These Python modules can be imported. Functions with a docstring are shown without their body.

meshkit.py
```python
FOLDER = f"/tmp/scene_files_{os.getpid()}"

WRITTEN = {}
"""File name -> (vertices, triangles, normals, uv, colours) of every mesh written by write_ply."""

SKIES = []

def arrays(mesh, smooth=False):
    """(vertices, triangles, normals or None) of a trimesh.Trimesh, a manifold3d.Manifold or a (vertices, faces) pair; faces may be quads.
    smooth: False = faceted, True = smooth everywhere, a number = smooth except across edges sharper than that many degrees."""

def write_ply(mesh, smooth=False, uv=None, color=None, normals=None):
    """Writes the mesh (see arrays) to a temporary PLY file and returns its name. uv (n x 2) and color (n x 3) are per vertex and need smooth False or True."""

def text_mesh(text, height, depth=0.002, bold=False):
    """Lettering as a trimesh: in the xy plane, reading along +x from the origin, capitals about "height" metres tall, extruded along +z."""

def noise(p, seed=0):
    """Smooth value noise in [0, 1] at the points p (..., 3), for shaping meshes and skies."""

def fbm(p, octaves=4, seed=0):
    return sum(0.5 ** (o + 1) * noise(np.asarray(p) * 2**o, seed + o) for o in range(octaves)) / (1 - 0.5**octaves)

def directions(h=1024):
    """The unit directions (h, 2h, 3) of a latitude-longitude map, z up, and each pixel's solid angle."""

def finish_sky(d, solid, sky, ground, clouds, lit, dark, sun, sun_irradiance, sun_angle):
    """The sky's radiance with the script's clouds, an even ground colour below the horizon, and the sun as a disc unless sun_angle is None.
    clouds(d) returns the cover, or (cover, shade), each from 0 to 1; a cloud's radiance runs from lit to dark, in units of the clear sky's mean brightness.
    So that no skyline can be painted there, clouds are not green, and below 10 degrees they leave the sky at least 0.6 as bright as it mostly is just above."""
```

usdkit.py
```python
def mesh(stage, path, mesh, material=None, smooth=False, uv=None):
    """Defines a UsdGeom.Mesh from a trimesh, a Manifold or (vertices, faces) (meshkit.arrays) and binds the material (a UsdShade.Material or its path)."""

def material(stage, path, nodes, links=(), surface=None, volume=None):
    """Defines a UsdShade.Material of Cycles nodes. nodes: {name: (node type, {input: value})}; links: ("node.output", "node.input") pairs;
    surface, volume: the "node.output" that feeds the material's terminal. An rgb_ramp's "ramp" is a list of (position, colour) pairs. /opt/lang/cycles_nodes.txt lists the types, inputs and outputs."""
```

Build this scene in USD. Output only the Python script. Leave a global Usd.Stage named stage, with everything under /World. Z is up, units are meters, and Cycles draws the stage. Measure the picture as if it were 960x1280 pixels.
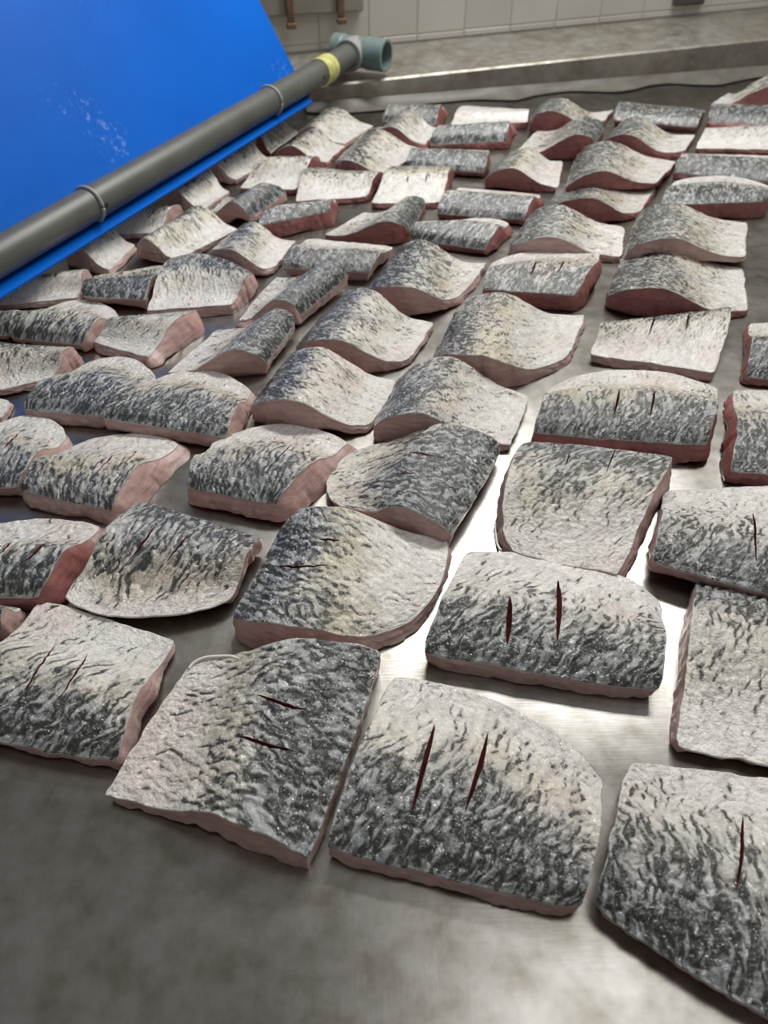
import math, random
import numpy as np, trimesh, usdkit, meshkit
from scipy.interpolate import PchipInterpolator
from pxr import Usd, UsdGeom, UsdLux, UsdShade, Gf, Sdf, Vt

stage = Usd.Stage.CreateInMemory()
UsdGeom.SetStageUpAxis(stage, 'Z'); UsdGeom.SetStageMetersPerUnit(stage, 1.0)
UsdGeom.Xform.Define(stage, '/World')
T = Sdf.ValueTypeNames

# ------------------------------------------------------------------ camera
CAM_H, PITCH, FPX = 0.37, 44.0, 967.0         # height over the table, degrees below the horizon, focal length in pixels of a 960 px wide picture
cam = UsdGeom.Camera.Define(stage, '/World/camera')
cam.AddTranslateOp().Set(Gf.Vec3d(0, 0, CAM_H)); cam.AddRotateXOp().Set(90 - PITCH)
cam.CreateHorizontalApertureAttr(36.0); cam.CreateVerticalApertureAttr(48.0)
cam.CreateFocalLengthAttr(36.0 * FPX / 960); cam.CreateClippingRangeAttr(Gf.Vec2f(0.01, 100))
cam.CreateExposureAttr(0.24)
cam.CreateFStopAttr(14.0); cam.CreateFocusDistanceAttr(0.48)

# ------------------------------------------------------------------ light
def rect_light(name, pos, target, w, h, power, color=(1, 1, 1)):
    l = UsdLux.RectLight.Define(stage, '/World/' + name)
    m = Gf.Matrix4d(); m.SetLookAt(Gf.Vec3d(*pos), Gf.Vec3d(*target), Gf.Vec3d(0, 0.02, 1)); m = m.GetInverse()
    l.AddTransformOp().Set(m)
    l.CreateWidthAttr(w); l.CreateHeightAttr(h); l.CreateIntensityAttr(power); l.CreateColorAttr(Gf.Vec3f(*color))
    return l
dome = UsdLux.DomeLight.Define(stage, '/World/room_light'); dome.CreateIntensityAttr(0.066); dome.CreateColorAttr(Gf.Vec3f(1.0, 0.97, 0.93))
rect_light('tube_lamp', (0.34, 1.30, 1.10), (0.15, 0.40, 0), 0.80, 0.16, 40, (1.0, 0.985, 0.95))
rect_light('side_tube_lamp', (0.75, 0.45, 1.55), (0.2, 0.45, 0), 0.30, 1.2, 3.6, (1.0, 0.985, 0.95))

# ------------------------------------------------------------------ pixels to points
cp, sp = math.cos(math.radians(PITCH)), math.sin(math.radians(PITCH))
EYE = np.array([0, 0, CAM_H])
def ray(px, py):
    x, y = (px - 480) / FPX, -(py - 640) / FPX
    return np.array([x, cp + y * sp, -sp + y * cp])
def at(px, py, z=0.0):
    d = ray(px, py); return EYE + d * ((z - CAM_H) / d[2])
def at_plane(px, py, p0, n):
    d = ray(px, py); return EYE + d * (np.dot(np.subtract(p0, EYE), n) / np.dot(d, n))
def project(P):
    P = np.asarray(P, float) - EYE
    depth = P[..., 1] * cp - P[..., 2] * sp
    up = P[..., 1] * sp + P[..., 2] * cp
    return np.stack([480 + FPX * P[..., 0] / depth, 640 - FPX * up / depth], -1)

# ------------------------------------------------------------------ materials
L = '/World/Looks/'
UsdGeom.Scope.Define(stage, '/World/Looks')
def mat(name, nodes, links, surface='p.BSDF'):
    return usdkit.material(stage, L + name, nodes, links, surface=surface)

M = {}
M['skin'] = mat('wet_fish_skin', {
    'c': ('attribute', {'attribute': 'skin_color'}),
    'a': ('attribute', {'attribute': 'pattern'}), 'ax': ('separate_xyz', {}),
    'mk': ('attribute', {'attribute': 'marks'}), 'ms': ('separate_xyz', {}),
    'n1': ('noise_texture', {'scale': 620.0, 'detail': 3.0, 'roughness': 0.6}),
    'n2': ('noise_texture', {'scale': 1500.0, 'detail': 2.0, 'roughness': 0.6}),
    'n3': ('noise_texture', {'scale': 260.0, 'detail': 3.0, 'roughness': 0.6}),
    # crisp pigment strokes: soft field + fine noise, thresholded
    's1': ('math', {'math_type': 'multiply_add', 'value2': 0.55, 'value3': -0.275}),
    's2': ('math', {'math_type': 'add'}),
    'st': ('map_range', {'range_type': 'smoothstep', 'from_min': 0.28, 'from_max': 0.64, 'to_min': 0.0, 'to_max': 0.95, 'clamp': True}),
    'tint': ('rgb_ramp', {'ramp': [(0.3, (0.84, 0.84, 0.83)), (0.55, (1, 1, 1)), (0.75, (1.06, 1.05, 1.02))]}),
    'mul': ('mix_color', {'blend_type': 'multiply', 'fac': 1.0}),
    'mx': ('mix_color', {'blend_type': 'mix', 'b': (0.022, 0.025, 0.019)}),
    'b1': ('bump', {'strength': 0.7, 'distance': 0.0018}),
    'b2': ('bump', {'strength': 0.5, 'distance': 0.0007}),
    'rr': ('map_range', {'from_min': 0.35, 'from_max': 0.7, 'to_min': 0.30, 'to_max': 0.55}),
    'n4': ('noise_texture', {'scale': 360.0, 'detail': 2.0, 'roughness': 0.5}), 'b3': ('bump', {'strength': 0.8, 'distance': 0.0026}),
    'p': ('principled_bsdf', {'specular_ior_level': 0.25, 'coat_weight': 1.0, 'coat_roughness': 0.05, 'coat_ior': 1.55}),
}, [('a.vector', 'n1.vector'), ('a.vector', 'n2.vector'), ('a.vector', 'n3.vector'), ('mk.vector', 'ms.vector'),
    ('n1.fac', 's1.value1'), ('s1.value', 's2.value1'), ('ms.x', 's2.value2'), ('s2.value', 'st.value'),
    ('c.color', 'mul.a'), ('n3.fac', 'tint.fac'), ('tint.color', 'mul.b'), ('mul.result', 'mx.a'), ('st.result', 'mx.fac'), ('mx.result', 'p.base_color'),
    ('ms.y', 'b1.strength'), ('n3.fac', 'b1.height'), ('n2.fac', 'b2.height'), ('b1.normal', 'b2.normal'), ('b2.normal', 'p.normal'), ('a.vector', 'n4.vector'), ('n4.fac', 'b3.height'), ('ms.y', 'b3.strength'), ('b3.normal', 'p.coat_normal'),
    ('n1.fac', 'rr.value'), ('rr.result', 'p.roughness')])
def flesh_mat(name, c0, c1):
    return mat(name, {
        'g': ('geometry', {}), 'mp': ('mapping', {'scale': (60, 60, 420)}),
        'n': ('noise_texture', {'scale': 1.0, 'detail': 4.0, 'roughness': 0.6, 'distortion': 0.6}),
        'n2': ('noise_texture', {'scale': 900.0, 'detail': 2.0}),
        'r': ('rgb_ramp', {'ramp': [(0.25, c0), (0.55, tuple(0.5 * (a + b) for a, b in zip(c0, c1))), (0.8, c1)]}),
        'b': ('bump', {'strength': 0.5, 'distance': 0.0006}),
        'p': ('principled_bsdf', {'roughness': 0.38, 'specular_ior_level': 0.5, 'subsurface_weight': 0.25, 'subsurface_scale': 0.004, 'subsurface_radius': (1.0, 0.35, 0.25)}),
    }, [('g.position', 'mp.vector'), ('mp.vector', 'n.vector'), ('g.position', 'n2.vector'), ('n.fac', 'r.fac'), ('r.color', 'p.base_color'), ('n2.fac', 'b.height'), ('b.normal', 'p.normal')])
M['flesh'] = flesh_mat('fish_flesh', (0.36, 0.205, 0.185), (0.60, 0.42, 0.385))
M['flesh_red'] = flesh_mat('red_fish_flesh', (0.20, 0.065, 0.06), (0.34, 0.14, 0.125))
M['slit'] = mat('slit_flesh', {'p': ('principled_bsdf', {'base_color': (0.12, 0.028, 0.028), 'roughness': 0.3})}, [])

M['steel'] = mat('table_steel', {
    'g': ('geometry', {}),
    'm1': ('mapping', {'scale': (700, 60, 1), 'rotation': (0, 0, 0.9)}), 'm2': ('mapping', {'scale': (60, 800, 1), 'rotation': (0, 0, 0.5)}),
    'n1': ('noise_texture', {'scale': 1.0, 'detail': 3.0}), 'n2': ('noise_texture', {'scale': 1.0, 'detail': 3.0}),
    'n3': ('noise_texture', {'scale': 9.0, 'detail': 5.0, 'roughness': 0.62, 'distortion': 0.5}), 'n4': ('noise_texture', {'scale': 55.0, 'detail': 4.0, 'roughness': 0.6}),
    'ad': ('math', {'math_type': 'add'}),
    'b': ('bump', {'strength': 0.10, 'distance': 0.0002}),
    'rr': ('map_range', {'from_min': 0.3, 'from_max': 0.7, 'to_min': 0.22, 'to_max': 0.36}),
    'c': ('rgb_ramp', {'ramp': [(0.3, (0.22, 0.205, 0.175)), (0.5, (0.30, 0.29, 0.27)), (0.7, (0.36, 0.35, 0.34))]}),
    'p': ('principled_bsdf', {'metallic': 1.0}),
}, [('g.position', 'm1.vector'), ('g.position', 'm2.vector'), ('m1.vector', 'n1.vector'), ('m2.vector', 'n2.vector'), ('g.position', 'n3.vector'), ('g.position', 'n4.vector'),
    ('n1.fac', 'ad.value1'), ('n2.fac', 'ad.value2'), ('ad.value', 'b.height'), ('b.normal', 'p.normal'), ('n3.fac', 'rr.value'), ('rr.result', 'p.roughness'), ('n4.fac', 'c.fac'), ('c.color', 'p.base_color')])
M['rim'] = mat('stained_steel', {
    'g': ('geometry', {}), 'n': ('noise_texture', {'scale': 14.0, 'detail': 6.0, 'roughness': 0.65}), 'n2': ('noise_texture', {'scale': 70.0, 'detail': 4.0}),
    'c': ('rgb_ramp', {'ramp': [(0.3, (0.24, 0.21, 0.165)), (0.5, (0.36, 0.34, 0.30)), (0.7, (0.44, 0.43, 0.40))]}),
    'rr': ('map_range', {'from_min': 0.3, 'from_max': 0.7, 'to_min': 0.35, 'to_max': 0.6}), 'b': ('bump', {'strength': 0.2, 'distance': 0.001}),
    'p': ('principled_bsdf', {'metallic': 0.75})},
    [('g.position', 'n.vector'), ('g.position', 'n2.vector'), ('n.fac', 'c.fac'), ('c.color', 'p.base_color'), ('n2.fac', 'rr.value'), ('rr.result', 'p.roughness'), ('n2.fac', 'b.height'), ('b.normal', 'p.normal')])
def plain(name, color, rough, var=0.12, scale=30.0, bump=0.1, spec=0.5):
    lo, hi = tuple(c * (1 - var) for c in color), tuple(min(1, c * (1 + var)) for c in color)
    return mat(name, {'g': ('geometry', {}), 'n': ('noise_texture', {'scale': scale, 'detail': 5.0, 'roughness': 0.62}), 'c': ('rgb_ramp', {'ramp': [(0.3, lo), (0.7, hi)]}),
                      'b': ('bump', {'strength': bump, 'distance': 0.001}), 'p': ('principled_bsdf', {'roughness': rough, 'specular_ior_level': spec})},
               [('g.position', 'n.vector'), ('n.fac', 'c.fac'), ('c.color', 'p.base_color'), ('n.fac', 'b.height'), ('b.normal', 'p.normal')])
M['blue'] = mat('blue_plastic', {
    'g': ('geometry', {}), 'n': ('noise_texture', {'scale': 7.0, 'detail': 3.0}), 'n2': ('noise_texture', {'scale': 150.0, 'detail': 4.0, 'roughness': 0.7}), 'n3': ('noise_texture', {'scale': 11.0, 'detail': 2.0}),
    'c': ('rgb_ramp', {'ramp': [(0.3, (0.0005, 0.10, 0.50)), (0.7, (0.0005, 0.125, 0.60))]}),
    'w': ('math', {'math_type': 'multiply'}), 'wr': ('map_range', {'range_type': 'smoothstep', 'from_min': 0.37, 'from_max': 0.50, 'to_min': 0, 'to_max': 0.22, 'clamp': True}),
    'mx': ('mix_color', {'b': (0.55, 0.68, 0.85)}), 'p': ('principled_bsdf', {'roughness': 0.5, 'specular_ior_level': 0.12})},
    [('g.position', 'n.vector'), ('g.position', 'n2.vector'), ('g.position', 'n3.vector'), ('n.fac', 'c.fac'), ('n2.fac', 'w.value1'), ('n3.fac', 'w.value2'), ('w.value', 'wr.value'), ('wr.result', 'mx.fac'), ('c.color', 'mx.a'), ('mx.result', 'p.base_color')])
M['pipe'] = plain('grey_pvc', (0.092, 0.094, 0.086), 0.45, 0.18, 26)
M['clip'] = plain('pale_pvc', (0.30, 0.30, 0.28), 0.45)
M['fitting'] = plain('green_grey_pvc', (0.17, 0.235, 0.225), 0.4, 0.1)
M['tape'] = plain('yellow_tape', (0.50, 0.50, 0.17), 0.5, 0.35, 120)
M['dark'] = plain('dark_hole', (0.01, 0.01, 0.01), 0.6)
M['tile'] = [plain('wall_tile_%s' % n, c, 0.35, 0.05, 10, 0.03) for n, c in (('ivory', (0.50, 0.48, 0.43)), ('pale', (0.53, 0.51, 0.46)), ('grey', (0.485, 0.47, 0.425)))]
M['grout'] = plain('grout', (0.43, 0.41, 0.365), 0.8)
M['rust'] = plain('rusty_iron', (0.13, 0.075, 0.045), 0.7, 0.4, 60, 0.5)
M['shelf'] = plain('grimy_panel', (0.23, 0.215, 0.18), 0.6, 0.15, 12)
M['socket'] = plain('dark_socket_box', (0.07, 0.065, 0.06), 0.5)
M['film'] = plain('pale_film', (0.12, 0.115, 0.10), 0.5, 0.25)
M['film_edge'] = plain('dark_film_edge', (0.10, 0.09, 0.075), 0.5)
M['membrane'] = plain('white_membrane', (0.78, 0.75, 0.70), 0.35, 0.05)

# ------------------------------------------------------------------ prims
taken = {}
def numbered(parent, name):
    k = (parent, name); n = taken.get(k, -1) + 1; taken[k] = n
    return f'{parent}/{name}' + (f'_{n:03d}' if n else '')
def thing(name, label=None, cat=None, loc=(0, 0, 0), group=None, kind=None):
    x = UsdGeom.Xform.Define(stage, numbered('/World', name)); x.AddTranslateOp().Set(Gf.Vec3d(*map(float, loc)))
    for k, v in (('label', label), ('category', cat), ('group', group), ('kind', kind)):
        if v: x.GetPrim().SetCustomDataByKey(k, v)
    x._loc = np.array(loc, float) if False else None
    return x.GetPath().pathString, np.array(loc, float)
def part(t, name, mesh, m, smooth=False, label=None, kind=None, primvars=None):
    root, loc = t
    if isinstance(mesh, trimesh.Trimesh): v, f = np.array(mesh.vertices), np.array(mesh.faces)
    else: v, f = np.asarray(mesh[0], float), np.asarray(mesh[1])
    g = usdkit.mesh(stage, numbered(root, name), (v - loc, f), m, smooth=smooth)
    if label: g.GetPrim().SetCustomDataByKey('label', label)
    if kind: g.GetPrim().SetCustomDataByKey('kind', kind)
    for k, a in (primvars or {}).items():
        a = np.asarray(a, np.float32)
        UsdGeom.PrimvarsAPI(g).CreatePrimvar(k, T.Color3fArray if 'color' in k else T.Float3Array, 'vertex').Set(Vt.Vec3fArray.FromNumpy(a))
    return (g.GetPath().pathString, loc)
def sstep(x, a, b):
    t = np.clip((x - a) / (b - a), 0, 1); return t * t * (3 - 2 * t)

# ------------------------------------------------------------------ the setting
Z_UP = 0.043                                                         # height of the upstand
b0, b1 = at(480, 131), at(960, 91)                                   # foot of the upstand
ux = (b1 - b0) / np.linalg.norm(b1 - b0); uy = np.array([-ux[1], ux[0], 0])
def wq(a, d, z): return b0 + ux * a + uy * d + np.array([0, 0, z])   # along the wall, behind the upstand's foot, up
def slab(a0, a1, d0, d1, z0, z1, bevel=0.0):
    c = trimesh.creation.box((a1 - a0, d1 - d0, z1 - z0)) if not bevel else rounded_box(a1 - a0, d1 - d0, z1 - z0, bevel)
    R = np.eye(4); R[:3, 0], R[:3, 1], R[:3, 2] = ux, uy, (0, 0, 1); R[:3, 3] = wq((a0 + a1) / 2, (d0 + d1) / 2, (z0 + z1) / 2)
    c.apply_transform(R); return c
def rounded_box(x, y, z, r):
    pts = np.array([[sx * (x / 2 - r * a), sy * (y / 2 - r * b), sz * (z / 2 - r * c)] for sx in (-1, 1) for sy in (-1, 1) for sz in (-1, 1) for a, b, c in ((0, 1, 1), (1, 0, 1), (1, 1, 0))])
    return trimesh.convex.convex_hull(pts)
tb = thing('steel_table', 'long stainless steel worktable covered in fish pieces', 'table', (0, 0, 0))
top = slab(-1.6, 1.7, -2.0, 0.0, -0.03, 0.0)
part(tb, 'table_top', top, M['steel'])
led = (at(720, 34, Z_UP) - wq(0, 0, 0)) @ uy                          # depth of the ledge, to the wall
front = (at(720, 73, Z_UP) - wq(0, 0, 0)) @ uy
print('ledge', front, led, ux)
def height_over(px, py):                                             # height of the line over the foot that is seen at this pixel
    P = at_plane(px, py, wq(0, 0, 0), uy); return (P - wq(0, 0, 0)) @ ux, P[2]
(sa0, sz0), (sa1, sz1) = height_over(480, 97), height_over(960, 47)
SL = (sz1 - sz0) / (sa1 - sa0); A0 = height_over(720, 73)[0]; print('slope', SL, sz0, sz1)
def tilt_up(m, above=-9):                                            # the ledge and the tile rows rise a little to the right
    a_ = (m.vertices - wq(0, 0, 0)) @ ux; v_ = np.array(m.vertices); v_[:, 2] += np.where(v_[:, 2] > above, SL * (a_ - A0), 0); m.vertices = v_; return m
up = tilt_up(slab(-1.6, 1.7, 0.0, led - 0.0045, -0.03, Z_UP, 0.0025), 0.02)
part(tb, 'upstand', up, M['rim'], label='stained raised steel ledge along the far edge')
for sa, sd in ((-1.5, -0.15), (1.6, -0.15), (-1.5, -1.85), (1.6, -1.85)):
    part(tb, 'leg', slab(sa - 0.025, sa + 0.025, sd - 0.025, sd + 0.025, -0.85, -0.03, 0.003), M['rim'])
fl = thing('floor', kind='structure', loc=(0, 0, -0.85))
part(fl, 'floor_slab', slab(-2.5, 2.6, -3.2, 0.5, -0.95, -0.85), M['grout'])
wall = thing('wall_back', kind='structure', loc=wq(0, led, 0))
part(wall, 'grout_bed', slab(-2.5, 2.6, led - 0.0022, led + 0.08, -0.85, 0.9), M['grout'])
# tiles: a row of joints is seen at pixels (520, 0) (575, 0) (634, 0) ... and a level joint near (480, 48)
wp, wn = wq(0, led, 0), uy
def on_wall(px, py):
    P = at_plane(px, py, wp, wn); return (P - wq(0, 0, 0)) @ ux, P[2]
cols = [on_wall(x, 20)[0] for x in (521, 577, 634, 694)]
tw = (cols[-1] - cols[0]) / 3
zj = np.mean([z_ - SL * (a_ - A0) for a_, z_ in (on_wall(480, 49), on_wall(720, 20))])
print('tile', tw, zj, [on_wall(480, 61), on_wall(720, 34), on_wall(960, 8)])
th = tw * 1.5
rt = random.Random(4)
for i in range(-9, 9):
    for z0, z1 in ((Z_UP + 0.001, zj), (zj, zj + th), (zj + th, zj + 2 * th)):
        a0 = cols[0] + i * tw
        t = slab(a0 + 0.0007, a0 + tw - 0.0007, led - 0.0032 - rt.random() * 0.0004, led + 0.006, z0 + 0.0007, z1 - 0.0007, 0.0008)
        part(wall, 'tile', tilt_up(t), rt.choice(M['tile']))

# things on the wall, top left and top right
a, z = on_wall(340, 22); a2, z2 = on_wall(452, 16)
sh = thing('wall_panel', 'grimy grey panel on the tiled wall behind the blue sheet', 'panel', wq((a + a2) / 2, led - 0.012, z))
part(sh, 'panel_board', slab(a - 0.25, a2, led - 0.018, led - 0.0045, z + 0.004, z + 0.3, 0.003), M['shelf'])
for k, (px, py, lab) in enumerate(((361, 27, 'rusty iron bracket strip nearest the blue sheet'), (423, 21, 'rusty iron bracket strip over the pipe fitting'))):
    aa, zz = on_wall(px, py)
    t = thing('wall_bracket', lab, 'bracket', wq(aa, led - 0.02, zz), group='rusty brackets on the wall')
    part(t, 'strip', slab(aa - 0.0055, aa + 0.0055, led - 0.024, led - 0.0185, zz + 0.003, zz + 0.25, 0.001), M['rust'])
    part(t, 'foot', slab(aa - 0.0075, aa + 0.0075, led - 0.030, led - 0.0185, zz - 0.005, zz + 0.003, 0.001), M['rust'])
aa, zz = on_wall(856, 5); ab, _ = on_wall(875, 4); aL, _ = on_wall(838, 6)
t = thing('socket_box', 'small dark grey socket box on the pale tiled wall', 'socket', wq(aa, led - 0.01, zz))
part(t, 'box', slab(aL, ab, led - 0.014, led - 0.003, zz, zz + 0.07, 0.002), M['socket'])
part(t, 'cover_plate', slab(aL + 0.003, ab - 0.003, led - 0.0165, led - 0.014, zz + 0.003, zz + 0.067, 0.001), M['socket'])

# wavy pale film along the foot of the upstand
fp = [(384, 140), (420, 141), (470, 138), (520, 131), (560, 127), (600, 124), (640, 125), (670, 119), (720, 113.5), (765, 114.5), (790, 112), (815, 106), (840, 104), (870, 105.5), (895, 106), (920, 101.5), (945, 97), (975, 94)]
fx = np.array([at(x, y, 0.002)[:2] for x, y in fp])
ss = np.linspace(0, len(fp) - 1, 140); fx = np.stack([PchipInterpolator(np.arange(len(fp)), fx[:, k])(ss) for k in (0, 1)], 1)
tf = thing('plastic_film', 'thin wavy pale plastic film along the foot of the steel ledge', 'film', (*fx[70], 0))
inner = np.array([(p - wq(0, 0, 0)[:2]) @ ux[:2] for p in fx]); wallfoot = np.array([wq(q, -0.0006, 0.012)[:2] for q in inner])
rows = []
for k in range(6):
    s = k / 5; xy = fx * (1 - s) + wallfoot * s
    rows.append(np.column_stack([xy, 0.0022 + 0.010 * s * s + 0 * ss]))
V = np.array(rows).reshape(-1, 3); n = len(ss)
q = np.array([[j * n + i, j * n + i + 1, (j + 1) * n + i + 1, (j + 1) * n + i] for j in range(5) for i in range(n - 1)])
V2 = V - [0, 0, 0.0006]
part(tf, 'sheet', (np.vstack([V, V2]), np.vstack([q, q[:, ::-1] + len(V)])), M['film'], smooth=True)
def tube(path, r, sides=10, caps=True):
    path = np.asarray(path, float); r = np.broadcast_to(r, len(path))
    tg = np.gradient(path, axis=0); tg /= np.linalg.norm(tg, axis=1, keepdims=True)
    a = np.cross(tg, [0, 0, 1.0]); a /= np.linalg.norm(a, axis=1, keepdims=True); b = np.cross(a, tg)
    ang = np.arange(sides) * 2 * np.pi / sides
    v = path[:, None] + r[:, None, None] * (np.cos(ang)[None, :, None] * a[:, None] + np.sin(ang)[None, :, None] * b[:, None])
    n = len(path); f = []
    for i in range(n - 1):
        for j in range(sides):
            k = (j + 1) % sides; f += [[i * sides + j, i * sides + k, (i + 1) * sides + k], [i * sides + j, (i + 1) * sides + k, (i + 1) * sides + j]]
    v = v.reshape(-1, 3)
    if caps:
        v = np.vstack([v, path[:1], path[-1:]]); c0, c1 = len(v) - 2, len(v) - 1
        for j in range(sides):
            k = (j + 1) % sides; f += [[c0, k, j], [c1, (n - 1) * sides + j, (n - 1) * sides + k]]
    m = trimesh.Trimesh(v, f, process=False); m.fix_normals(); return m
part(tf, 'edge', tube(np.column_stack([fx, 0.002 + 0 * ss]), 0.0013, 6), M['film_edge'], smooth=True)

# ------------------------------------------------------------------ the blue sheet, its pipe and the fitting
PR = 0.0163                                                          # pipe radius
ZP = 0.055
pa, pb = at(0, 320, 0.052), at(405, 87.5, 0.0635)
pd = (pb - pa) / np.linalg.norm(pb - pa)
nl = np.array([-pd[1], pd[0], 0]) / math.hypot(pd[0], pd[1])                                    # away from the pipe, to the left
print('pipe', pa, pb, 'len', np.linalg.norm(pb - pa))
plen = np.linalg.norm(pb - pa)
p_start = pa - pd * 0.35
# tilt of the sheet: its end edge must run from the pipe through pixel (330, 0)
end = pb - pd * 0.030                                                # where the sheet's end meets the pipe
base = end + np.array([0, 0, -PR * 0.6]) + nl * PR * 0.8
best = None
for th_ in np.linspace(0.1, 1.5, 400):
    d = math.cos(th_) * nl + math.sin(th_) * np.array([0, 0, 1])
    P = project(base + d * 0.30); Q = project(base)
    s = (0 - Q[1]) / (P[1] - Q[1]); e = abs(Q[0] + (P[0] - Q[0]) * s - 331) if P[1] < Q[1] else 1e9
    if best is None or e < best[0]: best = (e, th_)
TH = best[1]; print('sheet tilt', math.degrees(TH), best[0])
sd = math.cos(TH) * nl + math.sin(TH) * np.array([0, 0, 1])
# profile across: lip under the pipe, bend, then the rising sheet
LIPZ = -0.0205                                                       # the lip's edge, under the pipe's axis
def lip_at(px, py):
    zz = 0.040
    for _ in range(6):
        P = at(px, py, zz); a_ = (P - p_start) @ pd; zz = (p_start + pd * a_)[2] + LIPZ
    return a_, -(P - (p_start + pd * a_)) @ nl
(la0, lw0), (la1, lw1) = lip_at(60, 334.5), lip_at(330, 165)
lipw = (lw0 + lw1) / 2; print('lip', lw0, lw1)
zb_, b2 = -PR - 0.0022, -lipw
prof = [np.array([b2, LIPZ]), np.array([b2 * 0.5, -PR - 0.0020]), np.array([0.0, zb_]), np.array([PR * 0.75, zb_ + 0.002])]
q0 = np.array([PR * 1.25, -PR * 0.75]); prof.append(q0)
for k in range(1, 13): prof.append(q0 + np.array([math.cos(TH), math.sin(TH)]) * 0.03 * k)
prof = np.array(prof); tk = 0.0022
nrm = np.gradient(prof, axis=0); nrm /= np.linalg.norm(nrm, axis=1, keepdims=True); nrm = np.column_stack([nrm[:, 1], -nrm[:, 0]])
def sheet(s0, s1s, ns=60):
    out = []
    for off in (0.0, tk):
        for k, (p, nn) in enumerate(zip(prof, nrm)):
            o = p + nn * off
            for s in np.linspace(0, 1, ns):
                along = s0 + (s1s[k] - s0) * s
                w = 0.0015 * math.sin(along * 14) * max(0, o[1]) * 6
                lx = -(lw0 + (lw1 - lw0) * (along - la0) / (la1 - la0) - lipw) * (1.0 if k == 0 else 0.5 if k == 1 else 0)
                out.append(p_start + pd * along + nl * (o[0] + w + lx) + np.array([0, 0, o[1]]))
    V = np.array(out); K = len(prof); f = []
    idx = lambda l, k, s: (l * K + k) * ns + s
    for k in range(K - 1):
        for s in range(ns - 1):
            f.append([idx(0, k, s), idx(0, k, s + 1), idx(0, k + 1, s + 1), idx(0, k + 1, s)]); f.append([idx(1, k, s), idx(1, k + 1, s), idx(1, k + 1, s + 1), idx(1, k, s + 1)])
    for s in range(ns - 1):
        f.append([idx(0, 0, s), idx(1, 0, s), idx(1, 0, s + 1), idx(0, 0, s + 1)]); f.append([idx(0, K - 1, s), idx(0, K - 1, s + 1), idx(1, K - 1, s + 1), idx(1, K - 1, s)])
    for k in range(K - 1):
        for s in (0, ns - 1): f.append([idx(0, k, s), idx(0, k + 1, s), idx(1, k + 1, s), idx(1, k, s)])
    f = np.array(f); m = trimesh.Trimesh(V, np.vstack([f[:, :3], f[:, [0, 2, 3]]]), process=False); m.fix_normals(); return m
full = 0.35 + plen - 0.030
ends = [full - 0.035, full - 0.03, full - 0.012, full - 0.004] + [full] * (len(prof) - 4)
bs = thing('blue_sheet', 'bright blue plastic sheet rising from the grey pipe', 'plastic sheet', p_start + pd * 0.7)
part(bs, 'panel', sheet(0.0, ends), M['blue'], smooth=35)
gp = thing('pipe', 'long grey plastic pipe lying along the bottom of the blue sheet', 'pipe', p_start + pd * 0.7)
part(gp, 'tube', tube([p_start + pd * t_ for t_ in np.linspace(0, 0.35 + plen + 0.085, 40)], PR, 40), M['pipe'], smooth=40)
def on_pipe(px, py):
    w = min(np.linspace(0, 0.6 + plen, 5000), key=lambda t_: abs(project(p_start + pd * t_)[0] - px)); return w
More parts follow.
